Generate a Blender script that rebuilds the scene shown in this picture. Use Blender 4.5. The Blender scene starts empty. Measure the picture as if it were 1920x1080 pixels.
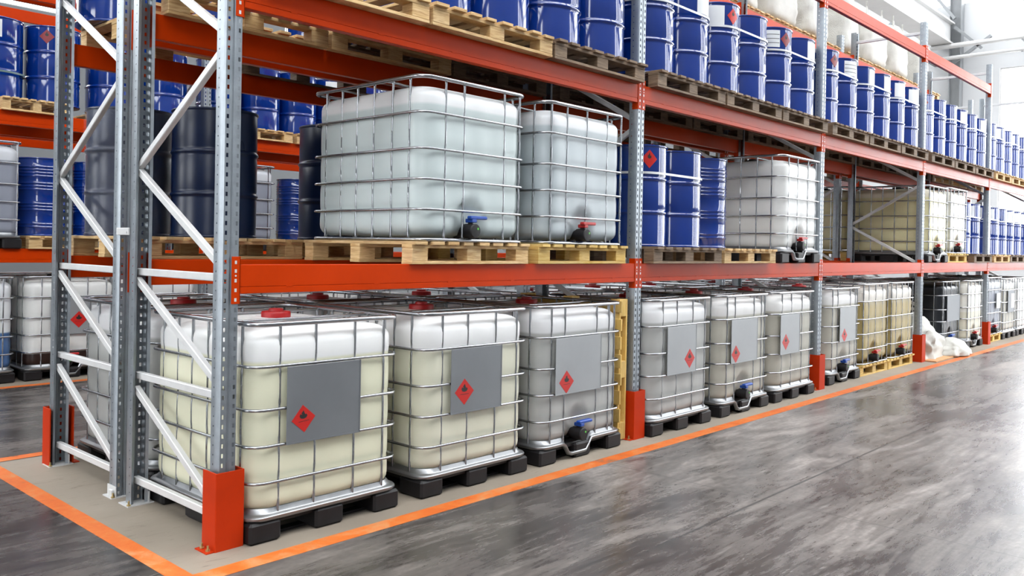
import bpy, math, random
from mathutils import Vector, Matrix, noise
random.seed(7)
PI = math.pi
sc = bpy.context.scene
COL = sc.collection

# ---------------------------------------------------------------- camera, sky, exposure
cam = bpy.data.cameras.new('camera'); cam_o = bpy.data.objects.new('camera', cam); COL.objects.link(cam_o)
r2 = Vector((0.67615822, -0.73652276, 0.018555)); u2 = Vector((-0.00852061, 0.01736571, 0.9998129)); fw = Vector((0.73670717, 0.67618981, -0.00546634))
cam_o.matrix_world = Matrix(((r2.x, u2.x, -fw.x, -2.2185), (r2.y, u2.y, -fw.y, -4.0534), (r2.z, u2.z, -fw.z, 1.5792), (0, 0, 0, 1)))
cam.sensor_width = 36.0; cam.lens = 1601.1537 / 1920 * 36.0
cam.shift_y = -68.1046 / 1920          # level camera, lens shifted (perspective-corrected photograph)
cam.clip_end = 200; cam.clip_start = 0.05
sc.camera = cam_o
w = bpy.data.worlds.new('sky'); sc.world = w; w.use_nodes = True
bg = w.node_tree.nodes['Background']; bg.inputs[0].default_value = (0.95, 0.98, 1.0, 1); bg.inputs[1].default_value = 5.0
sc.view_settings.view_transform = 'Standard'; sc.view_settings.look = 'None'; sc.view_settings.gamma = 1.0
sc.view_settings.use_curve_mapping = False; sc.view_settings.exposure = 0.82
sc.cycles.max_bounces = 7; sc.cycles.diffuse_bounces = 4; sc.cycles.glossy_bounces = 4; sc.cycles.transparent_max_bounces = 12
sc.cycles.caustics_reflective = False; sc.cycles.caustics_refractive = False
sc.cycles.sample_clamp_indirect = 6.0

# ---------------------------------------------------------------- helpers
class MB:
    """collects boxes, tubes, lofts into one mesh"""
    def __init__(s): s.v = []; s.f = []; s.m = []
    def quad(s, a, b, c, d, m=0): s.f.append((a, b, c, d)); s.m.append(m)
    def box(s, x0, x1, y0, y1, z0, z1, m=0, bev=0.0):
        if bev > 0:
            n = len(s.v)
            for z, i in ((z0, bev), (z0 + bev, 0), (z1 - bev, 0), (z1, bev)):
                X0, X1, Y0, Y1 = x0 + i, x1 - i, y0 + i, y1 - i
                c = bev if i == 0 else bev * .4
                s.v += [(X0 + c, Y0, z), (X1 - c, Y0, z), (X1, Y0 + c, z), (X1, Y1 - c, z), (X1 - c, Y1, z), (X0 + c, Y1, z), (X0, Y1 - c, z), (X0, Y0 + c, z)]
            for k in range(3):
                for j in range(8):
                    s.quad(n + k * 8 + j, n + k * 8 + (j + 1) % 8, n + k * 8 + 8 + (j + 1) % 8, n + k * 8 + 8 + j, m)
            s.f.append(tuple(range(n + 7, n - 1, -1))); s.m.append(m)
            s.f.append(tuple(range(n + 24, n + 32))); s.m.append(m)
            return s
        n = len(s.v)
        s.v += [(x, y, z) for z in (z0, z1) for (x, y) in ((x0, y0), (x1, y0), (x1, y1), (x0, y1))]
        for q in ((3, 2, 1, 0), (4, 5, 6, 7), (0, 1, 5, 4), (1, 2, 6, 5), (2, 3, 7, 6), (3, 0, 4, 7)):
            s.quad(*[n + i for i in q], m)
        return s
    def tube(s, pts, r, k=8, closed=False, m=0, cap=True, flat=None, up=Vector((0, 0, 1))):
        pts = [Vector(p) for p in pts]; N = len(pts); n0 = len(s.v)
        for i, p in enumerate(pts):
            if closed: t = pts[(i + 1) % N] - pts[i - 1]
            else: t = pts[min(i + 1, N - 1)] - pts[max(i - 1, 0)]
            t.normalize()
            a = up if abs(t.dot(up)) < .95 else Vector((0, 1, 0))
            e1 = t.cross(a).normalized(); e2 = e1.cross(t).normalized()
            ri = r[i] if isinstance(r, (list, tuple)) else r
            for j in range(k):
                th = 2 * PI * (j + .5) / k
                s.v.append(tuple(p + e1 * math.cos(th) * ri * (flat or 1) + e2 * math.sin(th) * ri))
        for i in range(N if closed else N - 1):
            A = n0 + i * k; B = n0 + ((i + 1) % N) * k
            for j in range(k): s.quad(A + j, A + (j + 1) % k, B + (j + 1) % k, B + j, m)
        if not closed and cap:
            s.f.append(tuple(n0 + j for j in range(k - 1, -1, -1))); s.m.append(m)
            s.f.append(tuple(n0 + (N - 1) * k + j for j in range(k))); s.m.append(m)
        return s
    def lathe(s, prof, k=48, m=0, axis='z', off=(0, 0, 0), capends=True):
        n0 = len(s.v)
        for (r, z) in prof:
            for j in range(k):
                th = 2 * PI * j / k; x, y = r * math.cos(th), r * math.sin(th)
                p = (x, y, z) if axis == 'z' else ((x, z, y) if axis == 'y' else (z, x, y))
                s.v.append((p[0] + off[0], p[1] + off[1], p[2] + off[2]))
        for i in range(len(prof) - 1):
            for j in range(k): s.quad(n0 + i * k + j, n0 + i * k + (j + 1) % k, n0 + (i + 1) * k + (j + 1) % k, n0 + (i + 1) * k + j, m)
        if capends:
            s.f.append(tuple(n0 + j for j in range(k - 1, -1, -1))); s.m.append(m)
            L = n0 + (len(prof) - 1) * k
            s.f.append(tuple(L + j for j in range(k))); s.m.append(m)
        return s
    def loft(s, loops, closed=True, capa=False, capb=False, m=0):
        n0 = len(s.v); k = len(loops[0])
        for l in loops: s.v += [tuple(p) for p in l]
        for i in range(len(loops) - 1):
            for j in range(k if closed else k - 1):
                s.quad(n0 + i * k + j, n0 + i * k + (j + 1) % k, n0 + (i + 1) * k + (j + 1) % k, n0 + (i + 1) * k + j, m)
        if capa: s.f.append(tuple(n0 + j for j in range(k - 1, -1, -1))); s.m.append(m)
        if capb: s.f.append(tuple(n0 + (len(loops) - 1) * k + j for j in range(k))); s.m.append(m)
        return s
    def poly(s, pts, m=0):
        n = len(s.v); s.v += [tuple(p) for p in pts]; s.f.append(tuple(range(n, n + len(pts)))); s.m.append(m); return s
    def mesh(s, name, mats, smooth=30):
        me = bpy.data.meshes.new(name); me.from_pydata(s.v, [], s.f)
        if not isinstance(mats, (list, tuple)): mats = [mats]
        for x in mats: me.materials.append(x)
        if len(mats) > 1: me.polygons.foreach_set('material_index', s.m)
        if smooth:
            me.polygons.foreach_set('use_smooth', [True] * len(s.f)); me.set_sharp_from_angle(angle=math.radians(smooth))
        me.update(); return me

def remat(me, mats):
    c = me.copy(); c.materials.clear()
    for x in (mats if isinstance(mats, (list, tuple)) else [mats]): c.materials.append(x)
    return c

def obj(name, me, parent=None, loc=(0, 0, 0), rot=None, label=None):
    o = bpy.data.objects.new(name, me); COL.objects.link(o)
    o.location = loc
    if rot: o.rotation_euler = rot
    if parent: o.parent = parent
    if label: o['label'] = label
    return o
USED = {}
def tag(o, label, cat, group=None, kind=None):
    USED[label] = USED.get(label, 0) + 1
    o['label'] = label; o['category'] = cat
    if group: o['group'] = group
    if kind: o['kind'] = kind
    return o
def thing(name, label, cat, loc=(0, 0, 0), rz=0, group=None, me=None):
    o = obj(name, me, None, loc, (0, 0, rz)); o.empty_display_size = .1
    return tag(o, label, cat, group, 'thing')
def struct(name, me, parent=None, loc=(0, 0, 0), label=None, rot=None):
    o = obj(name, me, parent, loc, rot, label)
    if parent is None: o['kind'] = 'structure'
    return o

# ---------------------------------------------------------------- materials
def lin(r, g, b):
    f = lambda c: (c / 255 / 12.92) if c / 255 <= .04045 else ((c / 255 + .055) / 1.055) ** 2.4
    return (f(r), f(g), f(b), 1)
class NT:
    def __init__(s, name):
        s.mat = bpy.data.materials.new(name); s.mat.use_nodes = True; s.t = s.mat.node_tree; s.b = s.t.nodes['Principled BSDF']
    def n(s, typ, ins=None, **kw):
        x = s.t.nodes.new(typ)
        for k, v in kw.items(): setattr(x, k, v)
        for k, v in (ins or {}).items():
            if hasattr(v, 'is_output'): s.t.links.new(v, x.inputs[k])
            else: x.inputs[k].default_value = v
        return x
    def set(s, **kw):
        for k, v in kw.items():
            k = k.replace('_', ' ')
            if hasattr(v, 'is_output'): s.t.links.new(v, s.b.inputs[k])
            else: s.b.inputs[k].default_value = v
        return s
    def ramp(s, fac, stops, interp='LINEAR'):
        x = s.n('ShaderNodeValToRGB', {0: fac}); e = x.color_ramp; e.interpolation = interp
        while len(e.elements) < len(stops): e.elements.new(.5)
        for el, (p, c) in zip(e.elements, stops): el.position = p; el.color = c if len(c) == 4 else (*c, 1)
        return x.outputs[0]
    def coords(s, scale=(1, 1, 1), kind='Object', rot=(0, 0, 0)):
        tc = s.n('ShaderNodeTexCoord'); mp = s.n('ShaderNodeMapping', {0: tc.outputs[kind]}); mp.inputs['Scale'].default_value = scale; mp.inputs['Rotation'].default_value = rot
        return mp.outputs[0]
    def noise(s, vec, scale=5, detail=4, rough=.55, dist=0):
        x = s.n('ShaderNodeTexNoise', {'Scale': scale, 'Detail': detail, 'Roughness': rough, 'Distortion': dist})
        s.t.links.new(vec, x.inputs['Vector']); return x.outputs[0]
    def mix(s, fac, a, b, blend='MIX'):
        x = s.n('ShaderNodeMix', data_type='RGBA', blend_type=blend)
        for i, v in ((0, fac), (6, a), (7, b)):
            if hasattr(v, 'is_output'): s.t.links.new(v, x.inputs[i])
            else: x.inputs[i].default_value = v
        return x.outputs[2]
    def math(s, op, a, b=0.0, clamp=False):
        x = s.n('ShaderNodeMath', {0: a, 1: b}, operation=op, use_clamp=clamp); return x.outputs[0]
    def bump(s, h, strength=.2, dist=.01):
        x = s.n('ShaderNodeBump', {'Strength': strength, 'Distance': dist, 'Height': h}); s.t.links.new(x.outputs[0], s.b.inputs['Normal'])
def simple(name, col, rough=.5, metal=0.0, var=.12, scale=8, coat=0, kind='Object', bump=0, spec=.5):
    t = NT(name); v = t.coords(kind=kind); f = t.noise(v, scale)
    dk = tuple(c * (1 - var) for c in col[:3]) + (1,); lt = tuple(min(1, c * (1 + var)) for c in col[:3]) + (1,)
    t.set(Base_Color=t.ramp(f, [(.3, dk), (.7, lt)]), Metallic=metal, Coat_Weight=coat, Coat_Roughness=.08, Specular_IOR_Level=spec)
    t.set(Roughness=t.math('ADD', t.math('MULTIPLY', f, .16), rough - .08))
    if bump: t.bump(f, bump, .01)
    return t.mat
M = {}
M['galv'] = simple('galvanised_steel', (.30, .33, .36, 1), .40, .75, .10, 14)
M['brace'] = simple('bright_galvanised_brace', (.62, .62, .62, 1), .42, .2, .06, 10)
M['cage'] = simple('zinc_tube', (.38, .39, .41, 1), .24, .95, .08, 20)
M['tray'] = simple('zinc_sheet', (.27, .275, .285, 1), .36, .9, .08, 12)
M['plate'] = simple('galvanised_plate', (.20, .21, .225, 1), .42, .5, .06, 3)
M['plate_pale'] = simple('pale_galvanised_plate', (.30, .31, .32, 1), .42, .4, .06, 3)
M['orange'] = simple('orange_powder_coat', (.47, .034, .0004, 1), .32, 0, .08, 3, 0, spec=.12)
M['guard'] = simple('orange_red_guard_paint', (.43, .028, .003, 1), .5, 0, .10, 5, spec=.12)
M['blue'] = simple('blue_drum_enamel', (.0012, .023, .185, 1), .10, 0, .10, 2, .6, spec=.5)
M['shade_blue'] = simple('shade_blue_drum_enamel', (.0014, .008, .036, 1), .30, 0, .15, 2, .0, spec=.35)  # blue drum enamel with the rear row's shade put into its colour
M['black'] = simple('black_plastic', (.009, .008, .009, 1), .5, 0, .3, 8, spec=.3)
M['red_cap'] = simple('red_screw_cap', (.34, .004, .006, 1), .45)
M['blue_handle'] = simple('blue_valve_handle', (.008, .06, .34, 1), .4)
M['red_handle'] = simple('red_valve_handle', (.42, .012, .012, 1), .4)
M['red_sticker'] = simple('red_sticker', (.46, .012, .008, 1), .4, 0, .04)
M['dark_sticker'] = simple('dark_red_sticker', (.20, .014, .02, 1), .45, 0, .1)
M['ink'] = simple('black_ink', (.01, .01, .01, 1), .5)
M['white'] = simple('white_paper', (.62, .63, .64, 1), .55, 0, .03)
M['yellow'] = simple('yellow_print', (.6, .46, .015, 1), .5)
M['strap'] = simple('white_plastic_strap', (.62, .63, .64, 1), .35)
M['green_strap'] = simple('green_grey_strap', (.10, .16, .15, 1), .4)
M['bolt'] = simple('brassy_bolt', (.50, .38, .18, 1), .35, .8)
M['line_paint'] = None
def wood(name, a, b, c, val=.56):
    t = NT(name); oi = t.n('ShaderNodeObjectInfo'); v = t.coords((2, 2, 2))
    add = t.n('ShaderNodeVectorMath', {0: v}, operation='ADD'); rv = t.math('MULTIPLY', oi.outputs['Random'], 37.0); cmb = t.n('ShaderNodeCombineXYZ', {0: rv, 1: rv, 2: rv}); t.t.links.new(cmb.outputs[0], add.inputs[1])
    mp = t.n('ShaderNodeMapping', {0: add.outputs[0]}); mp.inputs['Scale'].default_value = (1.2, 1.2, 14)
    f = t.noise(mp.outputs[0], 3, 5, .6, .6); g = t.noise(add.outputs[0], 2, 3)
    col = t.ramp(f, [(.25, a), (.55, b), (.8, c)])
    hsv = t.n('ShaderNodeHueSaturation', {'Color': col, 'Value': t.math('ADD', t.math('MULTIPLY', oi.outputs['Random'], .28), val), 'Saturation': t.math('ADD', t.math('MULTIPLY', g, .3), .85)})
    t.set(Base_Color=hsv.outputs[0], Roughness=.72); t.bump(f, .25, .004)
    return t.mat
M['wood'] = wood('pale_pallet_wood', lin(168, 126, 78), lin(214, 180, 128), lin(233, 208, 164), .74)
M['wood_old'] = wood('weathered_pallet_wood', lin(92, 72, 54), lin(138, 114, 90), lin(170, 146, 118))
M['wood_yellow'] = wood('fresh_yellow_pallet_wood', lin(206, 160, 80), lin(232, 196, 116), lin(244, 218, 150), .66)
def hdpe(name, top, low, level, rough=.33):
    """natural plastic bottle: the liquid standing in it tints it up to its level"""
    t = NT(name); tc = t.n('ShaderNodeTexCoord'); sx = t.n('ShaderNodeSeparateXYZ', {0: tc.outputs['Object']})
    f = t.noise(tc.outputs['Object'], 2.5, 3); z = t.math('ADD', sx.outputs[2], t.math('MULTIPLY', f, .008))
    k = t.n('ShaderNodeMapRange', {'Value': z, 'From Min': level - .006, 'From Max': level + .012})
    lo = t.mix(f, tuple(c * .93 for c in low[:3]) + (1,), low)
    col = t.mix(k.outputs[0], lo, top)
    t.set(Base_Color=col, Roughness=rough, Specular_IOR_Level=.45)
    if low[0] > .02:
        tr = t.n('ShaderNodeBsdfTranslucent', {0: col}); mx = t.n('ShaderNodeMixShader', {0: .2, 1: t.b.outputs[0], 2: tr.outputs[0]})
        t.t.links.new(mx.outputs[0], t.t.nodes['Material Output'].inputs[0])
    return t.mat
WHITE = (.90, .90, .90, 1)
M['t_yellow'] = hdpe('bottle_pale_yellow_liquid', WHITE, (.83, .82, .63, 1), .945)
M['t_yellow2'] = hdpe('bottle_cream_liquid', WHITE, (.80, .79, .64, 1), .915)
M['t_grey'] = hdpe('bottle_clear_grey_liquid', (.80, .80, .81, 1), (.50, .505, .49, 1), .955)
M['t_cream'] = hdpe('bottle_grey_cream_liquid', (.80, .79, .78, 1), (.53, .51, .44, 1), .955)
M['t_clear'] = hdpe('bottle_clear_water_liquid', (.84, .85, .86, 1), (.64, .72, .72, 1), .985)
M['t_clear2'] = hdpe('bottle_clear_bluish_liquid', (.80, .81, .83, 1), (.57, .63, .66, 1), .985)
M['t_amber'] = hdpe('bottle_amber_liquid', (.78, .74, .68, 1), (.46, .36, .15, 1), .93)
M['t_blue'] = hdpe('bottle_blue_liquid', (.78, .80, .82, 1), (.07, .16, .36, 1), .55)
M['t_white'] = hdpe('bottle_white', (.78, .78, .77, 1), (.74, .74, .72, 1), .50)
M['t_base'] = hdpe('bottle_dark_bottom_liquid', (.78, .78, .76, 1), (.03, .015, .012, 1), .30)
M['t_dgrey'] = hdpe('bottle_dark_grey_liquid', (.66, .68, .72, 1), (.30, .32, .38, 1), .95)
M['t_black'] = hdpe('black_bottle', (.012, .014, .018, 1), (.010, .012, .016, 1), .5, .3)
M['t_lemon'] = hdpe('bottle_lemon_liquid', (.80, .74, .60, 1), (.78, .72, .44, 1), .98)
M['t_pale'] = hdpe('bottle_pale_cream_liquid', (.86, .83, .76, 1), (.80, .76, .62, 1), .62)
def cloth(name, col):
    t = NT(name); v = t.coords(); f = t.noise(v, 6, 6, .6); g = t.n('ShaderNodeTexWave', {'Scale': 90.0, 'Distortion': .5}); t.t.links.new(v, g.inputs['Vector'])
    t.set(Base_Color=t.ramp(f, [(.3, tuple(c * .9 for c in col[:3])), (.7, col[:3])]), Roughness=.6); t.bump(t.math('ADD', f, t.math('MULTIPLY', g.outputs[1], .12)), .5, .02)
    return t.mat
M['bag'] = cloth('white_woven_bag', (.56, .55, .51, 1))
M['cardboard'] = simple('brown_cardboard', lin(190, 140, 96), .8)
M['wall'] = simple('white_wall_panel', (.54, .55, .565, 1), .6, 0, .03, .4)
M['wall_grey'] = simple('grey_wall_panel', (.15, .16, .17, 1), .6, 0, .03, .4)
M['steelwhite'] = simple('white_painted_steel', (.50, .50, .50, 1), .5, 0, .05, 2)
M['steelgrey'] = simple('grey_structural_steel', (.24, .25, .26, 1), .5, .2, .08, 2)
def film():
    t = NT('clear_stretch_film'); v = t.coords((1, 1, 1)); f = t.noise(v, 9, 5, .6, 1.2)
    t.set(Base_Color=(.9, .92, .95, 1), Roughness=.12, Alpha=.05, Specular_IOR_Level=.3); t.bump(f, .9, .03)
    return t.mat
M['film'] = film()
def glass():
    t = NT('window_glass'); tr = t.n('ShaderNodeBsdfTransparent'); gl = t.n('ShaderNodeBsdfGlossy', {'Roughness': .03}); mx = t.n('ShaderNodeMixShader', {0: .06})
    t.t.links.new(tr.outputs[0], mx.inputs[1]); t.t.links.new(gl.outputs[0], mx.inputs[2]); t.t.links.new(mx.outputs[0], t.t.nodes['Material Output'].inputs[0])
    return t.mat
M['glass'] = glass()
def concrete():
    t = NT('polished_concrete'); tc = t.n('ShaderNodeTexCoord'); v = tc.outputs['Object']
    sx = t.n('ShaderNodeSeparateXYZ', {0: v})
    st = t.coords((.35, 1.5, 1), rot=(0, 0, .25))
    big = t.noise(v, .55, 5, .55, .8); streak = t.noise(st, 1.6, 7, .62, 1.2); fine = t.noise(v, 26, 5, .65); scuff = t.noise(t.coords((1.0, 5.0, 1), rot=(0, 0, -.35)), 3.2, 6, .7, 2.0)
    a = t.math('ADD', t.math('MULTIPLY', big, .45), t.math('MULTIPLY', streak, .55))
    a = t.math('ADD', t.math('MULTIPLY', a, .75), t.math('MULTIPLY', scuff, .25))
    a2 = t.noise(t.coords((.30, 1.15, 1), rot=(0, 0, .22)), 1.7, 9, .70, .9); a3 = t.noise(t.coords((.8, 6.0, 1), rot=(0, 0, .12)), 4.0, 6, .7, .6)
    mott = t.math('ADD', t.math('MULTIPLY', a2, .55), t.math('ADD', t.math('MULTIPLY', a3, .25), t.math('MULTIPLY', big, .20)))
    aisle = t.ramp(mott, [(.38, lin(44, 40, 39)), (.46, lin(84, 78, 75)), (.53, lin(128, 121, 116)), (.63, lin(184, 175, 168))])
    fm = t.ramp(fine, [(.32, (.74, .74, .75)), (.58, (1.04, 1.04, 1.06))])
    aisle = t.mix(1.0, aisle, fm, 'MULTIPLY')
    pad = t.ramp(big, [(.35, lin(150, 138, 124)), (.65, lin(176, 163, 147))])
    pad = t.mix(1.0, pad, t.ramp(scuff, [(.28, (.62, .60, .58)), (.42, (1, 1, 1))]), 'MULTIPLY')
    # unsealed pad under the racks, inside the painted line
    inx = t.math('GREATER_THAN', sx.outputs[0], -.26); iny = t.math('MULTIPLY', t.math('GREATER_THAN', sx.outputs[1], -.27), t.math('LESS_THAN', sx.outputs[1], 2.62))
    m = t.math('MULTIPLY', inx, iny)
    far = t.math('MULTIPLY', inx, t.math('GREATER_THAN', sx.outputs[1], 5.95)); m = t.math('MAXIMUM', m, far)
    # aisle floor colour gets darker towards the left end
    wl = t.n('ShaderNodeMapRange', {'Value': sx.outputs[0], 'From Min': -.6, 'From Max': 2.5}); wlv = t.ramp(wl.outputs[0], [(0, (.50, .48, .47)), (1, (1, 1, 1))])
    aisle = t.mix(1.0, aisle, wlv, 'MULTIPLY')
    col = t.mix(1.0, t.mix(m, aisle, pad), (.66, .66, .66, 1), 'MULTIPLY')
    # saw-cut joints
    def joint(c, pos, wd=.009): return t.math('LESS_THAN', t.math('ABSOLUTE', t.math('SUBTRACT', c, pos)), wd)
    j = t.math('MAXIMUM', joint(sx.outputs[1], -1.58), t.math('MULTIPLY', joint(sx.outputs[0], 2.9, .004), t.math('LESS_THAN', sx.outputs[1], -.36)))
    col = t.mix(t.math('MULTIPLY', j, .8), col, (.03, .03, .03, 1))
    rg = t.ramp(t.math('ADD', t.math('MULTIPLY', mott, .6), t.math('MULTIPLY', a, .4)), [(.40, (.17,) * 3), (.52, (.30,) * 3), (.62, (.50,) * 3)])
    rg = t.mix(m, rg, (.62, .62, .62, 1))
    t.set(Base_Color=col, Roughness=rg, Specular_IOR_Level=.5)
    h = t.math('SUBTRACT', t.math('ADD', t.math('MULTIPLY', fine, .3), t.math('MULTIPLY', streak, .6)), j)
    t.bump(h, .12, .006)
    return t.mat
M['concrete'] = concrete()
def line_paint():
    t = NT('worn_orange_floor_paint'); v = t.coords(); f = t.noise(v, 7, 6, .7, .5); g = t.noise(v, 1.6, 3)
    col = t.ramp(t.math('ADD', t.math('MULTIPLY', f, .6), t.math('MULTIPLY', g, .4)), [(.36, lin(168, 112, 74)), (.42, lin(226, 104, 24)), (.52, lin(234, 122, 44)), (.64, lin(226, 158, 104))])
    col = t.mix(1.0, col, (.68, .68, .68, 1), 'MULTIPLY'); t.set(Base_Color=col, Roughness=.55); return t.mat
M['line_paint'] = line_paint()

# ---------------------------------------------------------------- hall shell
struct('floor', MB().poly([(-30, -14, 0), (34, -14, 0), (34, 18, 0), (-30, 18, 0)]).mesh('floor', M['concrete'], 0))
def strip(n, x0, x1, y0, y1, lab):
    struct(n, MB().box(x0, x1, y0, y1, -.002, .0015).mesh(n, M['line_paint'], 0), label=lab)
strip('trim_1', -.35, 31, -.35, -.235, 'orange floor line along the main aisle')
strip('trim_2', -.35, -.25, -.235, 2.64, 'orange floor line across the rack end')
strip('trim_3', -.35, 31, 2.64, 2.75, 'orange floor line behind the double rack')
strip('trim_4', .0, 31, 5.87, 5.98, 'orange floor line before the far rack')
# end wall with a big bright window, far wall with a window strip, near wall with tall openings
WX = 32.0
def wall_with_openings(name, axis, pos, a0, a1, z1, ops, th=.25, mat='wall', top=None):
    mb = MB()
    def bx(a, b, z0, zz):
        if b - a < .01 or zz - z0 < .01: return
        if axis == 'x': mb.box(pos, pos + th, a, b, z0, zz)
        else: mb.box(a, b, pos, pos + th, z0, zz)
    cur = a0
    for (b0, b1, q0, q1) in sorted(ops):
        bx(cur, b0, 0, z1); bx(b0, b1, 0, q0); bx(b0, b1, q1, z1); cur = b1
    bx(cur, a1, 0, z1)
    if top:                                               # second row of openings above
        mb = MB(); cur = a0
        for (b0, b1, q0, q1) in sorted(ops): bx(cur, b0, 0, top[2]); bx(b0, b1, 0, q0); bx(b0, b1, q1, top[2]); cur = b1
        bx(cur, a1, 0, top[2]); bx(a0, top[0], top[2], z1); bx(top[1], a1, top[2], z1); bx(top[0], top[1], top[3], z1)
    return struct(name, mb.mesh(name, M[mat], 0))
wall_with_openings('wall_back', 'x', WX, -11, 14, 13, [(-9.5, 3.85, 1.2, 8.3)], top=(-9.5, 8.0, 10.8, 12.5))
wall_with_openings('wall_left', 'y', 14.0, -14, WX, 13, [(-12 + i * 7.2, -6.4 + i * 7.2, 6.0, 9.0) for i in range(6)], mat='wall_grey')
wall_with_openings('wall_right', 'y', -11.25, -20, WX, 13, [(-14.0, -11.0, .8, 11.5)] + [(14.0, 16.2, .8, 11.0), (18.0, 20.2, .8, 11.0), (23.0, 26.0, .8, 11.0), (28.0, 31.0, .8, 11.0)], mat='wall_grey')  # unseen wall kept dark; leftmost opening added to light the rack fronts
wall_with_openings('wall_front', 'x', -20, -11, 14, 13, [(1.5, 6.5, 0, 9)], mat='wall_grey')  # unseen wall put in to block sky light; opening streaks the drums
def window(n, axis, pos, a0, a1, z0, z1, na, nz, lab):
    fr = MB(); t = .07
    P = (lambda x0, x1, y0, y1, zz0, zz1: fr.box(pos + .06 + x0, pos + .06 + x1, y0, y1, zz0, zz1)) if axis == 'x' else (lambda x0, x1, y0, y1, zz0, zz1: fr.box(y0, y1, pos + .06 + x0, pos + .06 + x1, zz0, zz1))
    for i in range(na + 1):
        c = a0 + (a1 - a0) * i / na; P(0, .12, c - t / 2, c + t / 2, z0, z1)
    for k in range(nz + 1):
        c = z0 + (z1 - z0) * k / nz; P(.01, .11, a0, a1, c - t / 2, c + t / 2)
    o = struct(n, fr.mesh(n, M['steelwhite'], 0), label=lab)
    for i in range(na):
        for k in range(nz):
            b0 = a0 + (a1 - a0) * i / na + t / 2; b1 = a0 + (a1 - a0) * (i + 1) / na - t / 2; c0 = z0 + (z1 - z0) * k / nz + t / 2; c1 = z0 + (z1 - z0) * (k + 1) / nz - t / 2
            g = MB()
            if axis == 'x': g.box(pos + .11, pos + .12, b0, b1, c0, c1)
            else: g.box(b0, b1, pos + .11, pos + .12, c0, c1)
            obj('pane', g.mesh('pane', M['glass'], 0), o)
window('window_1', 'x', WX, -9.5, 3.85, 1.2, 8.3, 5, 2, 'large bright window in the end wall')
window('window_8', 'x', WX, -9.5, 8.0, 10.8, 12.5, 7, 1, 'high window band of the end wall')
for i in range(6): window('window_%d' % (i + 2), 'y', 14.0, -12 + i * 7.2, -6.4 + i * 7.2, 6.0, 9.0, 3, 1, 'window strip in the far long wall')
# roof with unseen skylight strips, opened wide over the aisle to light rack fronts
rf = MB()
rf.box(-20, WX, -11, -9.3, 12.6, 12.75); rf.box(-20, WX, -2.2, 1.0, 12.6, 12.75); rf.box(-20, WX, 11.5, 14.2, 12.6, 12.75)
xs = -20.0
while xs < WX:
    rf.box(xs, min(xs + .8, WX), -9.3, -2.2, 12.6, 12.75); rf.box(xs, min(xs + 5.2, WX), 1.0, 11.5, 12.6, 12.75); xs += 7.2
struct('ceiling', rf.mesh('ceiling', M['wall'], 0))
# steel: column, crane girder, pipes, bracing on the end wall
o = thing('steel_column', 'grey steel column with diagonal braces on the end wall', 'column', (WX - .2, 5.25, 0))
obj('flange', MB().box(-.18, .18, -.2, -.17, 0, 12.5).box(-.18, .18, .17, .2, 0, 12.5).box(-.02, .02, -.17, .17, 0, 12.5).mesh('flange', M['steelgrey'], 0), o)
for (y0, z0, y1, z1) in ((0, 10.2, 1.6, 12.4), (0, 9.9, -.9, 9.0), (.5, 12.4, 2.4, 10.2), (0, 8.6, -1.2, 9.4)):
    obj('brace', MB().tube([(-.25, y0, z0), (-.25, y1, z1)], .07, 4).mesh('brace', M['steelgrey'], 0), o)
o = thing('crane_girder', 'long white steel girder running under the roof to the end wall', 'girder', (0, 5.6, 0))
obj('top_flange', MB().box(6, WX - .4, -.35, .35, 10.0, 10.06).mesh('top_flange', M['steelwhite'], 0), o)
obj('web', MB().box(6, WX - .4, -.2, .2, 9.3, 10.0).mesh('web', M['steelwhite'], 0), o)
obj('bottom_flange', MB().box(6, WX - .4, -.35, .35, 9.24, 9.3).mesh('bottom_flange', M['steelwhite'], 0), o)
for (z, lab) in ((9.15, 'upper white pipe running across the end wall'), (8.72, 'lower white pipe running across the end wall')):
    o = thing('wall_pipe', lab, 'pipe', (WX - .75, 0, z))
    obj('pipe_run', MB().tube([(0, -10.8, 0), (0, 9.0, 0)], .09 if z > 9 else .07, 10).mesh('pipe_run', M['steelwhite']), o)
    for y in (-8, -4, 0, 3, 6): obj('bracket', MB().box(-.03, .74, y - .03, y + .03, -.11, -.07).mesh('bracket', M['steelgrey'], 0), o)
# roof trusses
for i, x in enumerate((-1.5, 5.5, 12.5, 19.5)):
    o = thing('roof_truss', ['grey steel roof truss nearest the rack end, up behind the racks', 'second grey roof truss over the racks', 'third grey roof truss over the racks', 'fourth grey roof truss over the racks'][i], 'truss', (x, 0, 0))
    obj('chord', MB().box(-.08, .08, -10.8, 13.8, 12.3, 12.45).mesh('chord', M['steelgrey'], 0), o)
    obj('chord', MB().box(-.08, .08, -10.8, 13.8, 11.0, 11.15).mesh('chord', M['steelgrey'], 0), o)
    for k in range(16):
        y = -10.8 + k * 1.54; a, b = (11.1, 12.35) if k % 2 else (12.35, 11.1)
        obj('web_bar', MB().tube([(0, y, a), (0, y + 1.54, b)], .05, 6).mesh('web_bar', M['steelgrey'], 0), o)

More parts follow.
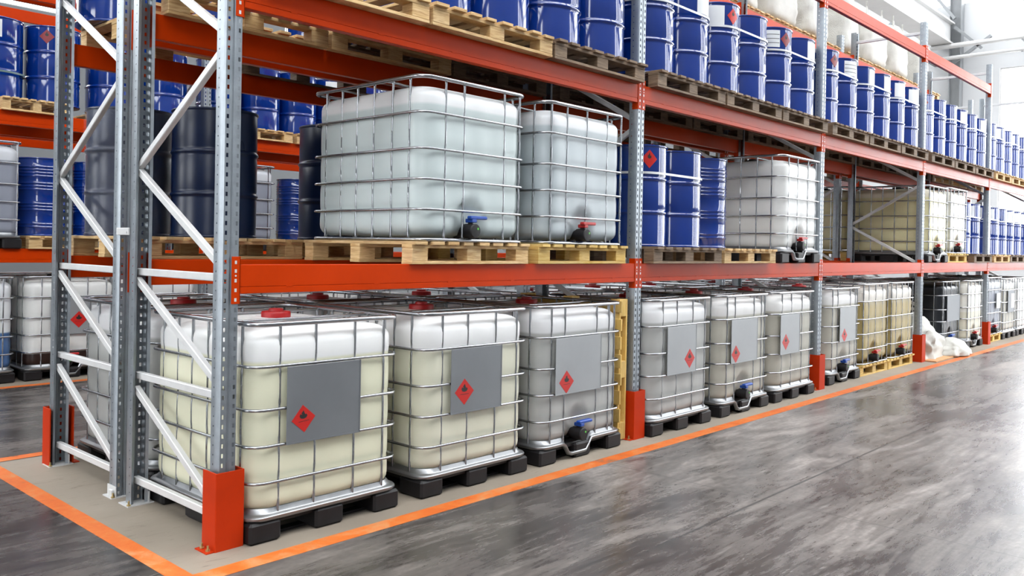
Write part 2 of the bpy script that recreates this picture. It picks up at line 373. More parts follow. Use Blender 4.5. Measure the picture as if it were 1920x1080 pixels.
# ---------------------------------------------------------------- pallet racking
UX = [0, 3.7135, 7.4415, 11.098, 14.75, 18.4]
LV = [1.461, 2.952, 4.615]           # beam tops
BH = .153
H_UP = 5.04
def upright_mesh():
    mb = MB(); pitch = .05; n = int(H_UP / pitch)
    # developed C-section: list of (x, y); columns flagged with a hole (width of the hole runs between two section points)
    S = [((.016, .078), 0), ((.0, .085), 0), ((.0, .062), 0), ((.0, .055), 2), ((.0, .012), 0), ((.006, .0), 0), ((.0145, .0), 0), ((.0265, .0), 1), ((.040, .0), 0), ((.046, .007), 0), ((.054, .007), 0), ((.060, .0), 0), ((.0735, .0), 0), ((.0855, .0), 1), ((.094, .0), 0), ((.1, .012), 0), ((.1, .055), 0), ((.1, .062), 2), ((.1, .085), 0), ((.084, .078), 0)]
    rows = [0]
    for i in range(n): rows += [i * pitch + .014, i * pitch + .021, i * pitch + .029, i * pitch + .036, (i + 1) * pitch]
    k = len(S)
    for z in rows: mb.v += [(p[0], p[1], z) for p, _ in S]
    for r in range(len(rows) - 1):
        ph = r % 5
        for c in range(k - 1):
            fl = S[c + 1][1]
            if fl == 1 and ph in (1, 2, 3): continue
            if fl == 2 and ph == 2: continue
            mb.quad(r * k + c, r * k + c + 1, (r + 1) * k + c + 1, (r + 1) * k + c)
    return mb.mesh('upright', M['galv'], 40)
UP = upright_mesh()
def channel(p0, p1, w=.042, d=.03):
    """brace of U section between two points in the frame plane"""
    a, b = Vector(p0), Vector(p1); t = (b - a).normalized(); s = Vector((1, 0, 0)); u = t.cross(s).normalized(); mb = MB(); n = 0
    prof = [(-d / 2, -w / 2 + .004), (-d / 2, w / 2 - .004), (-d / 2 + .004, w / 2), (d / 2, w / 2), (d / 2, w / 2 - .006), (-d / 2 + .006, w / 2 - .006), (-d / 2 + .006, -w / 2 + .006), (d / 2, -w / 2 + .006), (d / 2, -w / 2), (-d / 2 + .004, -w / 2)]
    mb.loft([[q + s * x + u * y for x, y in prof] for q in (a, b)], capa=True, capb=True)
    return mb
FY = {'front': (0, 1.10), 'back': (1.24, 2.35), 'far': (6.2, 7.30), 'farback': (7.44, 8.54)}
BR = [('h', .14), ('d', .17, .69), ('h', .77), ('d', .82, 1.34), ('h', 1.39), ('d', 1.44, 1.99), ('r', 2.02, 2.60), ('d', 2.66, 3.22), ('r', 3.26, 3.84), ('d', 3.9, 4.46), ('h', 4.85)]
BRM = []
for b in BR:
    if b[0] == 'h': m = channel((.05, .035, b[1]), (.05, 1.065, b[1]))
    elif b[0] == 'd': m = channel((.038, .05, b[1]), (.038, 1.05, b[2]))
    else: m = channel((.038, 1.05, b[1]), (.038, .05, b[2]))
    BRM.append(m.mesh('brace', M['brace'], 30))
BASE = MB().box(-.03, .13, -.02, .11, 0, .006).box(-.006, 0, -.02, .1, .006, .07).box(-.022, -.006, .0, .05, .006, .05, bev=.003).mesh('base_plate', M['brace'], 0)
BOLT = MB().lathe([(.013, 0), (.013, .008), (.006, .008), (.006, .028)], 6).mesh('bolt', M['bolt'], 0)
ORD = ['nearest', 'second', 'third', 'fourth', 'fifth', 'sixth']
ROWN = {'front': 'aisle-side row', 'back': 'rear row', 'far': 'rack across the back aisle', 'farback': 'rearmost row of the rack behind'}
for row in ('front', 'back', 'far', 'farback'):
    y0, y1 = FY[row]
    for i, x in enumerate(UX):
        if row[:3] == 'far': x -= .6
        if row[:3] == 'far' and i > 3: continue
        f = thing('rack_ladder', '%s galvanised rack frame from the left end, %s' % (ORD[i], ROWN[row]), 'rack frame', (x, y0, 0), 0, 'upright frames of the pallet racks')
        a = obj('upright', UP, f); b = obj('upright', UP, f, (.1, y1 - y0, 0), (0, 0, PI))
        for m in BRM:
            if row == 'farback': break
            obj('brace', m, f)
        if i < 3 and row in ('front', 'back'):
            for u in (a, b):
                obj('base_plate', BASE, u)
                for bx_, by_ in ((-.016, -.008), (.118, .095)): obj('bolt', BOLT, u, (bx_, by_, .006))
SPACER = MB().box(.0, .012, 0, .17, -.022, .022, bev=.003).box(-.004, .0, .02, .03, -.012, .0).mesh('row_spacer', M['brace'], 0)
for i, x in enumerate(UX[:2]):
    for z in (1.63, 3.9):
        o = thing('row_spacer', '%s white spacer plate tying the two middle uprights of the %s frame' % ('lower' if z < 2 else 'upper', ORD[i]), 'bracket', (x - .012, 1.085, z), me=SPACER)
# beams
def beam_mesh(L):
    mb = MB(); g = .036
    prof = [(0, 0.003), (.003, 0), (.047, 0), (.05, .003), (.05, BH - .003), (.047, BH), (.003, BH), (0, BH - .003), (0, g + .003), (.0025, g + .0015), (.0025, g - .0015), (0, g - .003)]
    mb.loft([[(x, y, z) for y, z in prof] for x in (0, L)], capa=False, capb=True)
    n = len(mb.v) - 2 * len(prof)
    for k in range(6):                                   # stitch welds along the fold
        x = L * (k + .5) / 6; mb.box(x - .02, x + .02, -.0012, .002, g - .003, g + .003)
    return mb.mesh('rack_beam', M['orange'], 30)
def connector_mesh():
    mb = MB()
    # L-shaped end plate: leg on the upright's face, leg on its flank (local x = 0 at the beam's end, beam towards +x)
    mb.box(-.046, .004, -.004, -.0005, -.052, BH + .042, bev=.0012); mb.box(.0, .004, -.004, .055, -.052, BH + .042)
    for z in (-.03, .02, .07, .12, .165): mb.box(-.029, -.017, -.0052, -.0035, z - .009, z + .009, m=1)
    mb.lathe([(.005, -.0058), (.005, -.004)], 8, 1, 'y', (-.023, 0, .095))
    return mb.mesh('connector', [M['orange'], M['brace']], 30)
CON = connector_mesh()
def mirror_x(me):
    c = me.copy(); c.transform(Matrix.Scale(-1, 4, (1, 0, 0))); c.flip_normals(); return c
CONR = mirror_x(CON)
LVN = ['lower', 'middle', 'top']
BEAMS = {}
def add_beam(row, side, bay, lv, lab):
    x0, x1 = UX[bay] + .1, UX[bay + 1]; L = x1 - x0
    if L not in BEAMS: BEAMS[L] = beam_mesh(L)
    y0, y1 = FY[row]; z = LV[lv] - BH
    if row[:3] == 'far': x0 -= .6; x1 -= .6
    o = thing('rack_beam', lab, 'rack beam', (x0, y0, z) if side == 0 else (x1, y1, z), 0 if side == 0 else PI, 'orange beams of the pallet racks', BEAMS[L])
    obj('connector', CON, o); obj('connector', CONR, o, (L, 0, 0))
for row in ('front', 'back'):
    for bay in range(5):
        for lv in range(3):
            if lv == 2 and (bay == 0 or bay > 3): continue
            for side in (0, 1):
                add_beam(row, side, bay, lv, '%s orange rack beam, %s bay, %s of the %s' % (LVN[lv], ORD[bay], 'aisle face' if side == 0 else 'back face', 'front rack' if row == 'front' else 'rear rack'))
for row in ('far', 'farback'):
    for bay in range(3 if row == 'far' else 2):
        for lv in range(3):
            for side in (0, 1):
                if lv == 2 and side == 0 and row == 'far': continue
                if row == 'farback' and lv == 0: continue
                add_beam(row, side, bay, lv, '%s orange beam across the back aisle, %s bay, %s of the %s there' % (LVN[lv], ORD[bay], 'near face' if side == 0 else 'rear face', 'first rack' if row == 'far' else 'second rack'))
# post guards
GUARD = MB().loft([[(x, y, z) for x, y in ((-.036, .10), (-.036, -.032), (-.033, -.036), (.121, -.036), (.124, -.032), (.124, .10), (.117, .10), (.117, -.029), (-.029, -.029), (-.029, .10))] for z in (0, .4)], capa=True, capb=True).mesh('post_guard', M['guard'], 20)
GF = MB().box(-.08, -.036, -.03, .09, 0, .006).mesh('foot_flange', M['guard'], 0)
for i, x in enumerate(UX):
    o = thing('post_guard', 'orange-red steel guard around the foot of the %s aisle-side upright from the left' % ('first' if i == 0 else ORD[i]), 'post guard', (x, -.01, 0), 0, 'post guards along the main aisle', GUARD)
    if i < 3:
        g = obj('foot_flange', GF, o)
        for y in (.0, .06): obj('bolt', BOLT, g, (-.056, y, .006))
o = thing('post_guard', 'orange-red post guard at the far left foot of the rear rack, seen from behind', 'post guard', (.1, 2.36, 0), PI, None, GUARD)
g = obj('foot_flange', GF, o)

# ---------------------------------------------------------------- wooden pallets
def pallet_parts(style):
    mt = {'new': M['wood'], 'old': M['wood_old'], 'yellow': M['wood_yellow']}[style]; W, D = 1.16, 1.2; res = []
    rnd = random.Random(style)
    for k in range(8):
        c = -W / 2 + .06 + (W - .12) * k / 7; wd = rnd.uniform(.045, .056)
        res.append(('deck_board', MB().box(-wd, wd, -D / 2 - rnd.uniform(0, .015), D / 2, 0, .021, bev=.002).mesh('deck_board', mt, 0), (c, 0, .122 + rnd.uniform(-.0005, .0005))))
    st = MB().box(-W / 2, W / 2, -.05, .05, 0, .021, bev=.002).mesh('stringer_board', mt, 0)
    bt = MB().box(-W / 2, W / 2, -.05, .05, 0, .02, bev=.002).mesh('bottom_board', mt, 0)
    bl = MB().box(-.07, .07, -.05, .05, 0, .081, bev=.003).mesh('block', mt, 0)
    for y in (-.53, 0, .53):
        res.append(('stringer_board', st, (0, y, .101))); res.append(('bottom_board', bt, (0, y, 0)))
        for x in (-W / 2 + .072, 0, W / 2 - .072): res.append(('block', bl, (x, y, .02)))
    return res
PAL = {s: pallet_parts(s) for s in ('new', 'old', 'yellow')}
def pallet(x, y, z, style, label, rz=0, wide=1.0, group='wooden pallets on the racks', cat='pallet'):
    o = thing('wooden_pallet', label, cat, (x, y, z), rz, group)
    for n, me, p in PAL[style]: obj(n, me, o, p)
    if wide != 1.0: o.scale = (wide, 1, 1)
    return o
PT = .144

# ---------------------------------------------------------------- steel drums
R = .286
def drum_mesh(style, mat):
    P = [(R - .006, .0), (R + .004, .001), (R + .006, .008), (R + .004, .016), (R - .002, .020)]
    if style == 'plain':
        for h in (.295, .585):
            P += [(R, h - .032), (R - .003, h - .022), (R + .002, h - .012), (R + .0085, h - .004), (R + .0085, h + .004), (R + .002, h + .012), (R - .003, h + .022), (R, h + .032)]
    else:
        for h in (.10, .135, .29, .325, .36, .52, .555, .59, .67, .705, .74, .775):
            P += [(R, h - .014), (R + .007, h), (R, h + .014)]
    P += [(R - .002, .860), (R + .004, .864), (R + .006, .872), (R + .004, .879), (R - .003, .880), (R - .006, .874), (R - .008, .862)]
    me = MB().lathe(P, 56, capends=False)
    k = 56; n = len(me.v); me.f.append(tuple(range(k - 1, -1, -1))); me.m.append(0); me.f.append(tuple(range(n - k, n))); me.m.append(0)
    return me.mesh('drum', mat, 50)
DR = {('plain', 'blue'): drum_mesh('plain', M['blue']), ('plain', 'shade_blue'): drum_mesh('plain', M['shade_blue']), ('ribbed', 'blue'): drum_mesh('ribbed', M['blue'])}
BUNG = MB().lathe([(.032, .862), (.032, .872), (.022, .874), (.01, .876)], 16, off=(.19, 0, 0)).lathe([(.018, .862), (.018, .870), (.008, .871)], 12, off=(-.2, .05, 0)).mesh('bung', M['steelgrey'])
def patch(a0, a1, z0, z1, mat, name, rr=.0018, n=10, lines=0):
    mb = MB()
    def cur(b0, b1, c0, c1, e, m):
        mb.loft([[((R + e) * math.cos(b0 + (b1 - b0) * i / n), (R + e) * math.sin(b0 + (b1 - b0) * i / n), z) for i in range(n + 1)] for z in (c0, c1)], closed=False, m=m)
    cur(a0, a1, z0, z1, rr, 0)
    for k in range(lines):
        z = z0 + (z1 - z0) * (k + 1) / (lines + 1); cur(a0 + .02, a1 - .02, z - .003, z + .003, rr + .0006, 1)
    return mb.mesh(name, mat)
LABEL = patch(-.36, .36, .655, .845, [M['white'], M['ink']], 'paper_label'); LABEL_LINED = patch(-.40, .40, .665, .845, [M['white'], M['ink']], 'paper_label', lines=3)
LABEL_BIG = patch(-.62, .62, .36, .60, [M['white'], M['ink']], 'paper_label', rr=.0095)
def diamond(mat, name, half=.27, zc=.755, hz=.08):
    mb = MB(); n = 12; rr = .0022
    up, lo = [], []
    for i in range(n + 1):
        s = -1 + 2 * i / n; a = s * half; h = (1 - abs(s)) * hz
        up.append(((R + rr) * math.cos(a), (R + rr) * math.sin(a), zc + h)); lo.append(((R + rr) * math.cos(a), (R + rr) * math.sin(a), zc - h))
    mb.loft([lo, up], closed=False)
    # flame on the upper half
    fl = [(0, .045), (-.035, .014), (-.06, .02), (-.06, -.005), (0, -.014), (.06, -.005), (.06, .018), (.03, .010)]
    mb.poly([((R + rr + .0008) * math.cos(a), (R + rr + .0008) * math.sin(a), zc + z + .015) for a, z in fl][::-1], 1)
    return mb.mesh(name, [mat, M['ink']])
DIA = diamond(M['red_sticker'], 'hazard_diamond'); DIA_D = diamond(M['dark_sticker'], 'hazard_diamond')
def drum(x, y, z, label, marks=(), style='plain', col='blue', group=None, bung=True):
    o = thing('steel_drum', label, 'drum', (x, y, z), 0, group, DR[(style, col)])
    if bung: obj('bung', BUNG, o)
    face = math.atan2(-4.05 - y, -2.2 - x)               # labels face the aisle corner the drums were loaded from
    for m, a in marks:
        me = {'L': LABEL, 'N': LABEL_LINED, 'B': LABEL_BIG, 'D': DIA, 'K': DIA_D}[m]
        obj('paper_label' if m in 'LNB' else 'hazard_diamond', me, o, (0, 0, 0), (0, 0, face + math.radians(a)), 'white paper label' if m in 'LNB' else ('red flammable diamond' if m == 'D' else 'dark red flammable diamond'))
    return o
def hull_loop(cs, r, n=14):
    """outline of equal circles at the corners of a rectangle, or round two in a row"""
    x0, x1 = min(c[0] for c in cs), max(c[0] for c in cs); y0, y1 = min(c[1] for c in cs), max(c[1] for c in cs); pts = []
    for (cx, cy, a0) in ((x1, y1, 0), (x0, y1, PI / 2), (x0, y0, PI), (x1, y0, 1.5 * PI)):
        for i in range(n + 1):
            a = a0 + PI / 2 * i / n; pts.append((cx + r * math.cos(a), cy + r * math.sin(a)))
    return pts
def strap(cs, z, label, mat='strap', group='straps around the drums', hgt=.02):
    l = hull_loop(cs, R + .0105); li = hull_loop(cs, R + .0095)
    me = MB().loft([[(x, y, z - hgt / 2) for x, y in li], [(x, y, z - hgt / 2) for x, y in l], [(x, y, z + hgt / 2) for x, y in l], [(x, y, z + hgt / 2) for x, y in li]]).mesh('drum_strap', M[mat])
    return tag(obj('drum_strap', me), label, 'strap', group, 'thing')
CNT = ['first', 'second', 'third', 'fourth', 'fifth', 'sixth', 'seventh', 'eighth']
BAYN = ['nearest', 'second', 'third', 'fourth', 'fifth']
# upper deck: drums in pairs on pallets, front row along the aisle and a rear row behind
Z2 = LV[1] + PT + .001
UP_FRONT = {0: ([1.63, 2.222, 2.815, 3.407], {}),
            1: ([4.165 + .5955 * q for q in range(6)], {1: [('L', 58)], 2: [('L', 8), ('D', 50)], 4: [('N', 10), ('K', 50)], 5: [('L', 66)]}),
            2: ([7.837 + .5895 * q for q in range(6)], {0: [('K', 56)], 1: [('N', 50)], 2: [('L', 70)], 3: [('L', 66)], 4: [('K', 8), ('L', 52)], 5: [('K', 8), ('L', 52)]}),
            3: ([11.494 + .5895 * q for q in range(6)], {0: [('K', 30)], 3: [('L', 60)], 5: [('L', 64)]}),
            4: ([15.146 + .5895 * q for q in range(6)], {0: [('L', 20)], 1: [('L', 30)], 2: [('K', 15)], 3: [('L', 25)]})}
STY = ['new', 'new', 'old', 'old', 'old', 'old', 'old', 'old', 'old', 'old', 'old', 'old', 'new', 'new', 'new']
pallet(.74, .5, LV[1], 'new', 'empty pale wooden pallet at the left end of the upper deck')
for bay, (xs, marks) in UP_FRONT.items():
    for k, x in enumerate(xs):
        mk = marks.get(k, ())
        what = 'blue drum'
        if mk: what += ' with ' + ' and '.join({'L': 'white label', 'N': 'lined label', 'D': 'red diamond', 'K': 'dark diamond'}[m] for m, _ in mk)
        drum(x, .285, Z2, '%s, %s from left in the %s upper bay' % (what, CNT[k], BAYN[bay]), mk, group='blue drums along the upper deck', bung=False)
        drum(x, .885, Z2, 'blue drum standing behind the %s front drum of the %s upper bay' % (CNT[k], BAYN[bay]), (), group='rear row drums on the upper deck', bung=False)
    for k in range(0, len(xs), 2):
        c = (xs[k] + xs[k + 1]) / 2; n = k // 2 + (1 if bay == 0 else 0)
        pallet(c, .5, LV[1], STY[min(bay * 3 + n, 14)], '%s wooden pallet under blue drums, %s from left in the %s upper bay' % ({'new': 'pale', 'old': 'weathered'}[STY[min(bay * 3 + n, 14)]], CNT[n], BAYN[bay]), wide=1.0 if bay < 2 else .98)
        if bay > 0: strap([(xs[k], .285), (xs[k + 1], .285), (xs[k], .885), (xs[k + 1], .885)], .636 + Z2 + (.012 if k == 2 else 0), 'white strap around the %s pair of drums in the %s upper bay' % (CNT[k // 2], BAYN[bay]))

# ---------------------------------------------------------------- intermediate bulk containers
def rrect(hx, hy, r, z, nc=6, nx=10, ny=12):
    pts = []
    for (cx, cy, a0, n, dx, dy) in ((hx - r, hy - r, 0, nx, -1, 0), (-hx + r, hy - r, PI / 2, ny, 0, -1), (-hx + r, -hy + r, PI, nx, 1, 0), (hx - r, -hy + r, 1.5 * PI, ny, 0, 1)):
        for i in range(nc + 1):
            a = a0 + PI / 2 * i / nc; pts.append(Vector((cx + r * math.cos(a), cy + r * math.sin(a), z)))
        p = pts[-1]; L = 2 * ((hx if dx else hy) - r)
        for i in range(1, n): pts.append(p + Vector((dx, dy, 0)) * L * i / n)
    return pts
RINGS = [.925, .697, .505, .313]
XV = -.06
def tank_mesh(valve):
    mb = MB(); loops = []; zb, zt = .145, 1.105; edges = [zb] + RINGS[::-1] + [zt]; rc = .075
    zs = [zb + rc * (1 - math.cos(i * PI / 10)) for i in range(6)]; z = .24
    while z < zt - rc - .01: zs.append(z); z += .026
    zs += [zt - rc * (1 - math.sin(i * PI / 12)) for i in range(7)]
    for z in zs:
        ins = 0
        if z < zb + rc: q = (zb + rc - z) / rc; ins = .055 * (1 - math.sqrt(max(0, 1 - q * q)))
        if z > zt - rc: q = (z - zt + rc) / rc; ins = .085 * (1 - math.sqrt(max(0, 1 - q * q)))
        for a, b in zip(edges, edges[1:]):
            if a <= z <= b: p = (z - a) / (b - a); bul = .011 * (1 - (2 * p - 1) ** 4)
        l = rrect(.474 - ins, .574 - ins, .12 - ins * .3, z, 7, 16, 20)
        out = []
        for v in l:
            n = Vector((v.x / .474, v.y / .574, 0)); n = Vector((round(n.x) if abs(n.x) > .97 else n.x * .5, round(n.y) if abs(n.y) > .97 else n.y * .5, 0))
            lat = .55 + .45 * math.sin(v.x * 17 + v.y * 15) ** 2
            v = v + (n.normalized() * bul * lat if n.length > 0 else Vector())
            if valve and v.y < -.3:
                rr = math.sqrt(((v.x - XV) / .15) ** 2 + ((max(z, .14) - .14) / .27) ** 2)
                if rr < 1: v.y += .055 * (1 - rr ** 2) ** .8
            out.append(v)
        loops.append(out)
    for s, dz in ((.86, .012), (.6, .018), (.3, .022)):
        loops.append([Vector((v.x * s, v.y * s, zt + dz + (0.004 if abs(v.x) < .2 else 0))) for v in loops[len(zs) - 1]])
    mb.loft(loops, capa=True, capb=True)
    return mb.mesh('tank', M['t_white'], 60)
TANK = {0: tank_mesh(False), 1: tank_mesh(True)}
TM = {}
def tank_of(valve, mat):
    if (valve, mat) not in TM: TM[(valve, mat)] = remat(TANK[valve], M[mat])
    return TM[(valve, mat)]
RING = MB().tube(rrect(.497, .597, .10, 0, 6, 2, 2), .0088, 8, True).mesh('cage_ring', M['cage'], 60)
TOPRING = MB().tube(rrect(.494, .594, .10, 1.148, 6, 2, 2), .0135, 10, True).mesh('top_rail', M['cage'], 60)
def bar_mesh():
    pts, rad = [], []; z = .135
    while z < 1.15:
        d = min(abs(z - q) for q in RINGS); pts.append((0, 0, z)); rad.append(.0085 if d > .03 else (.0052 if d < .012 else .007)); z += .0205
    return MB().tube(pts, rad, 6).mesh('cage_bar', M['cage'], 60)
BAR = bar_mesh()
SIDE_Y = [-.46, -.29, -.10, .08, .25, .43]
FRONT_X = {'a': [-.325, -.10, .165, .375], 'b': [-.375, -.22, .17, .33, .40], 'c': [-.28, -.115, .27, .425], 'd': [-.42, -.24, .0, .26, .45]}
def bar_spots(fx):
    s = [(x, -.578) for x in FRONT_X[fx]] + [(x, .578) for x in (-.36, -.12, .12, .36)]
    for y in SIDE_Y: s += [(-.478, y), (.478, y)]
    return s
def joined_cage(fx):
    mb = MB()
    for z in RINGS: mb.tube(rrect(.497, .597, .10, z, 5, 1, 1), .010, 6, True)
    mb.tube(rrect(.494, .594, .10, 1.148, 5, 1, 1), .0145, 6, True)
    for x, y in bar_spots(fx): mb.tube([(x, y, .135), (x, y, 1.148)], .0085, 5)
    return mb.mesh('cage', M['cage'], 60)
JC = {}
def tray_mesh(dip):
    mb = MB(); loops = []
    for hx, hy, r, z in ((.47, .57, .08, .112), (.498, .598, .09, .114), (.506, .606, .095, .124), (.506, .606, .095, .134), (.500, .600, .092, .141), (.490, .590, .09, .143), (.484, .584, .1, .150), (.474, .574, .115, .172), (.466, .566, .115, .172)):
        l = rrect(hx, hy, r, z, 6, 24, 6)
        if dip:
            for v in l:
                if v.y < -.5 and abs(v.x - XV) < .17:
                    t = min(1, (.17 - abs(v.x - XV)) / .08); t = t * t * (3 - 2 * t); v.z -= t * (.085 if z < .15 else .12)
        loops.append(l)
    mb.loft(loops)
    return mb.mesh('base_tray', M['tray'], 40)
TRAY = {0: tray_mesh(False), 1: tray_mesh(True)}
SLIM = MB().tube(rrect(.494, .594, .10, .122, 6, 2, 2), .0115, 8, True).loft([rrect(.49, .59, .10, .113), rrect(.44, .54, .10, .113)]).mesh('base_tray', M['cage'], 50)
FOOT = MB().box(-.095, .095, -.11, .11, 0, .112, bev=.014).mesh('foot', M['black'], 30)
DECK = MB().box(-.48, .48, -.57, .57, .085, .118, bev=.006).box(-.48, .48, -.50, -.44, .0, .014).box(-.48, .48, .44, .50, 0, .014).mesh('pallet_deck', M['black'], 30)
CAP = MB().lathe([(.082, 1.118), (.088, 1.124), (.088, 1.155), (.083, 1.161), (.045, 1.163), (.042, 1.176), (.036, 1.179), (.01, 1.179)], 28, off=(.02, .02, 0)).mesh('screw_cap', M['red_cap'], 40)
CAPB = remat(CAP, M['black'])
XBAR = MB().tube([(-.494, 0, 1.142), (-.40, 0, 1.142), (-.36, 0, 1.138), (.36, 0, 1.138), (.40, 0, 1.142), (.494, 0, 1.142)], .009, 8).mesh('cross_bar', M['cage'], 60)
def plate_mesh(x0, x1, mat):
    return MB().box(x0, x1, -.6125, -.6085, .500, .918, bev=.0015).box(x0, x1, -.6145, -.611, .500, .508).box(x1 - .006, x1, -.6145, -.611, .500, .918).mesh('sign_plate', M[mat], 30)
STK = {}
def sticker(s=.071):
    if s in STK: return STK[s]
    a = MB().box(-s * .7071, s * .7071, -.0012, 0, -s * .7071, s * .7071).mesh('hazard_sticker', M['red_sticker'], 0)
    k = s * 1.45
    fl = [(.02, .52), (-.10, .34), (-.06, .22), (-.16, .30), (-.20, .14), (-.14, .0), (0, -.05), (.14, .0), (.20, .14), (.13, .27), (.10, .20), (.06, .34)]
    c, q = math.cos(PI / 4), math.sin(PI / 4)
    mb = MB(); mb.poly([(k * (x * c - z * q), -.0018, k * (x * q + z * c)) for x, z in [(p[0] * 1.15, p[1] * .75 + .03) for p in fl]][::-1])
    bar = [(-.42, -.19), (.42, -.19), (.42, -.165), (-.42, -.165)]
    mb.poly([(k * (x * c - z * q), -.0018, k * (x * q + z * c)) for x, z in [(p[0] * .75, p[1] + .05) for p in bar]])
    STK[s] = (a, mb.mesh('flame_symbol', M['ink'], 0)); return STK[s]
VALVE = MB().lathe([(.050, -.46), (.050, -.49), (.036, -.495), (.036, -.55), (.048, -.555), (.048, -.645), (.042, -.651), (.012, -.653)], 20, 0, 'y', (XV, 0, .185)).tube([(XV, -.60, .21), (XV, -.60, .245)], .018, 10).mesh('valve', M['black'], 40)
def handle(mat):
    return MB().box(XV - .035, XV + .120, -.640, -.600, .262, .284, bev=.005).box(XV - .022, XV + .022, -.640, -.570, .240, .266, bev=.004).mesh('valve_handle', M[mat], 30)
HAN = {'blue': handle('blue_handle'), 'red': handle('red_handle')}
VDOT = MB().lathe([(.008, -.654), (.008, -.651)], 10, 0, 'y', (XV + .018, 0, .20)).mesh('dust_cap_dot', simple('green_dot', (.1, .5, .05, 1), .4))
PLM = {}
def ibc(x, y, z, mat, label, plate=None, stk=None, valve=None, feet=True, fx='a', near=True, cap='red', group='caged liquid containers', rz=0, extra=None, tilt=0):
    o = thing('bulk_container', label, 'container', (x, y, z), rz, group)
    v = 1 if valve else 0
    obj('tank', tank_of(v, mat), o)
    if near:
        for q in RINGS: obj('cage_ring', RING, o, (0, 0, q))
        obj('top_rail', TOPRING, o)
        for bx_, by_ in bar_spots(fx): obj('cage_bar', BAR, o, (bx_, by_, 0))
        for yy in (-.25, .25): obj('cross_bar', XBAR, o, (0, yy, 0))
    else:
        if fx not in JC: JC[fx] = joined_cage(fx)
        obj('cage', JC[fx], o)
    obj('base_tray', (TRAY[1 if v else 0] if feet else SLIM), o)
    if feet:
        obj('pallet_deck', DECK, o)
        for px_ in (-.405, 0, .405):
            for py_ in (-.49, 0, .49): obj('foot', FOOT, o, (px_, py_, 0))
    if cap:
        c = obj('screw_cap', CAP if cap == 'red' else CAPB, o)
    if plate:
        if plate not in PLM: PLM[plate] = plate_mesh(*plate)
        p = obj('sign_plate', PLM[plate], o)
        if stk:
            a, b = sticker(stk[2] if len(stk) > 2 else .085)
            s = obj('hazard_sticker', a, p, (stk[0], -.6125, stk[1]), (0, PI / 4 + (stk[3] if len(stk) > 3 else 0), 0), 'red flammable diamond')
            obj('flame_symbol', b, p, (stk[0], -.6125, stk[1]), (0, PI / 4 + (stk[3] if len(stk) > 3 else 0), 0))
    if valve:
        h = obj('valve', VALVE, o); obj('valve_handle', HAN[valve], h, label=valve + ' handle'); obj('dust_cap_dot', VDOT, h)
    if extra: extra(o)
    return o
A_ = (-.30, .185, 'plate'); C_ = (-.36, .19, 'plate_pale'); F_ = (-.42, .05, 'plate_pale'); G_ = (-.225, .285, 'plate_pale')
YF = .51
GI = 'containers on the floor along the main aisle'
ibc(.63, YF - .005, 0, 't_yellow', 'caged container of pale yellow liquid beside the first post guard, grey sign plate', A_, (-.195, .629, .075, -.08), None, cap='red', group=GI)
ibc(1.81, YF, 0, 't_yellow2', 'caged container of cream liquid, second from the left on the floor', (-.275, .195, 'plate'), (-.155, .637), None, group=GI)
ibc(2.94, YF, 0, 't_grey', 'caged container of clear grey liquid with blue valve, third from left on floor', C_, (-.232, .59), 'blue', fx='b', group=GI)
ibc(4.36, YF - .01, 0, 't_grey', 'caged container right of the second post guard, diamond at the right of its plate', (-.295, .18, 'plate_pale'), (.068, .622), None, cap='red', group=GI)
ibc(5.55, YF, 0, 't_cream', 'caged container with blue valve in the middle of the second floor bay', (-.345, .19, 'plate_pale'), (-.253, .588), 'blue', fx='b', group=GI)
ibc(6.68, YF, 0, 't_cream', 'caged container at the right end of the second floor bay, left of third guard', F_, (-.293, .63), None, group=GI)
ibc(8.29, .60, 0, 't_cream', 'caged container right of the third post guard, blue valve and red diamond', G_, (-.08, .575), 'blue', fx='b', group=GI)
pallet(9.33, .60, 0, 'yellow', 'yellow wooden pallet under amber container left of the fourth guard', wide=.86, group='wooden pallets on the floor')
ibc(9.33, .60, PT - .11, 't_amber', 'amber liquid container on a yellow pallet in the third floor bay', None, None, 'red', False, 'd', True, 'black', GI)
pallet(10.36, .60, 0, 'yellow', 'yellow wooden pallet just left of the fourth post guard', wide=.86, group='wooden pallets on the floor')
ibc(10.36, .60, PT - .11, 't_amber', 'amber liquid container beside the fourth post guard, on yellow pallet', None, None, 'red', False, 'd', True, 'black', GI)
ibc(13.0, .69, 0, 't_black', 'black caged container behind the slumped white bag', (-.30, .40, 'plate'), None, 'blue', True, 'd', True, 'black', GI)
ibc(14.06, .60, 0, 't_pale', 'pale caged container between black one and fifth post guard', None, None, 'red', True, 'd', False, 'black', GI)
pallet(15.37, .60, 0, 'yellow', 'yellow pallet just right of the fifth post guard', wide=.86, group='wooden pallets on the floor')
def whitelabel(o): obj('paper_label', MB().box(.02, .28, -.615, -.611, .58, .86).mesh('paper_label', M['white'], 0), o)
ibc(15.37, .60, PT - .11, 't_dgrey', 'grey liquid container with white label, right of fifth guard', None, None, 'red', False, 'd', False, 'black', GI, extra=whitelabel)
ibc(16.45, .60, 0, 't_cream', 'caged container second right of the fifth post guard', (-.2, .28, 'plate'), None, None, True, 'd', False, 'black', GI, extra=whitelabel)
ibc(17.55, .60, 0, 't_white', 'white container last in view along the aisle floor', None, None, None, True, 'd', False, 'black', GI)
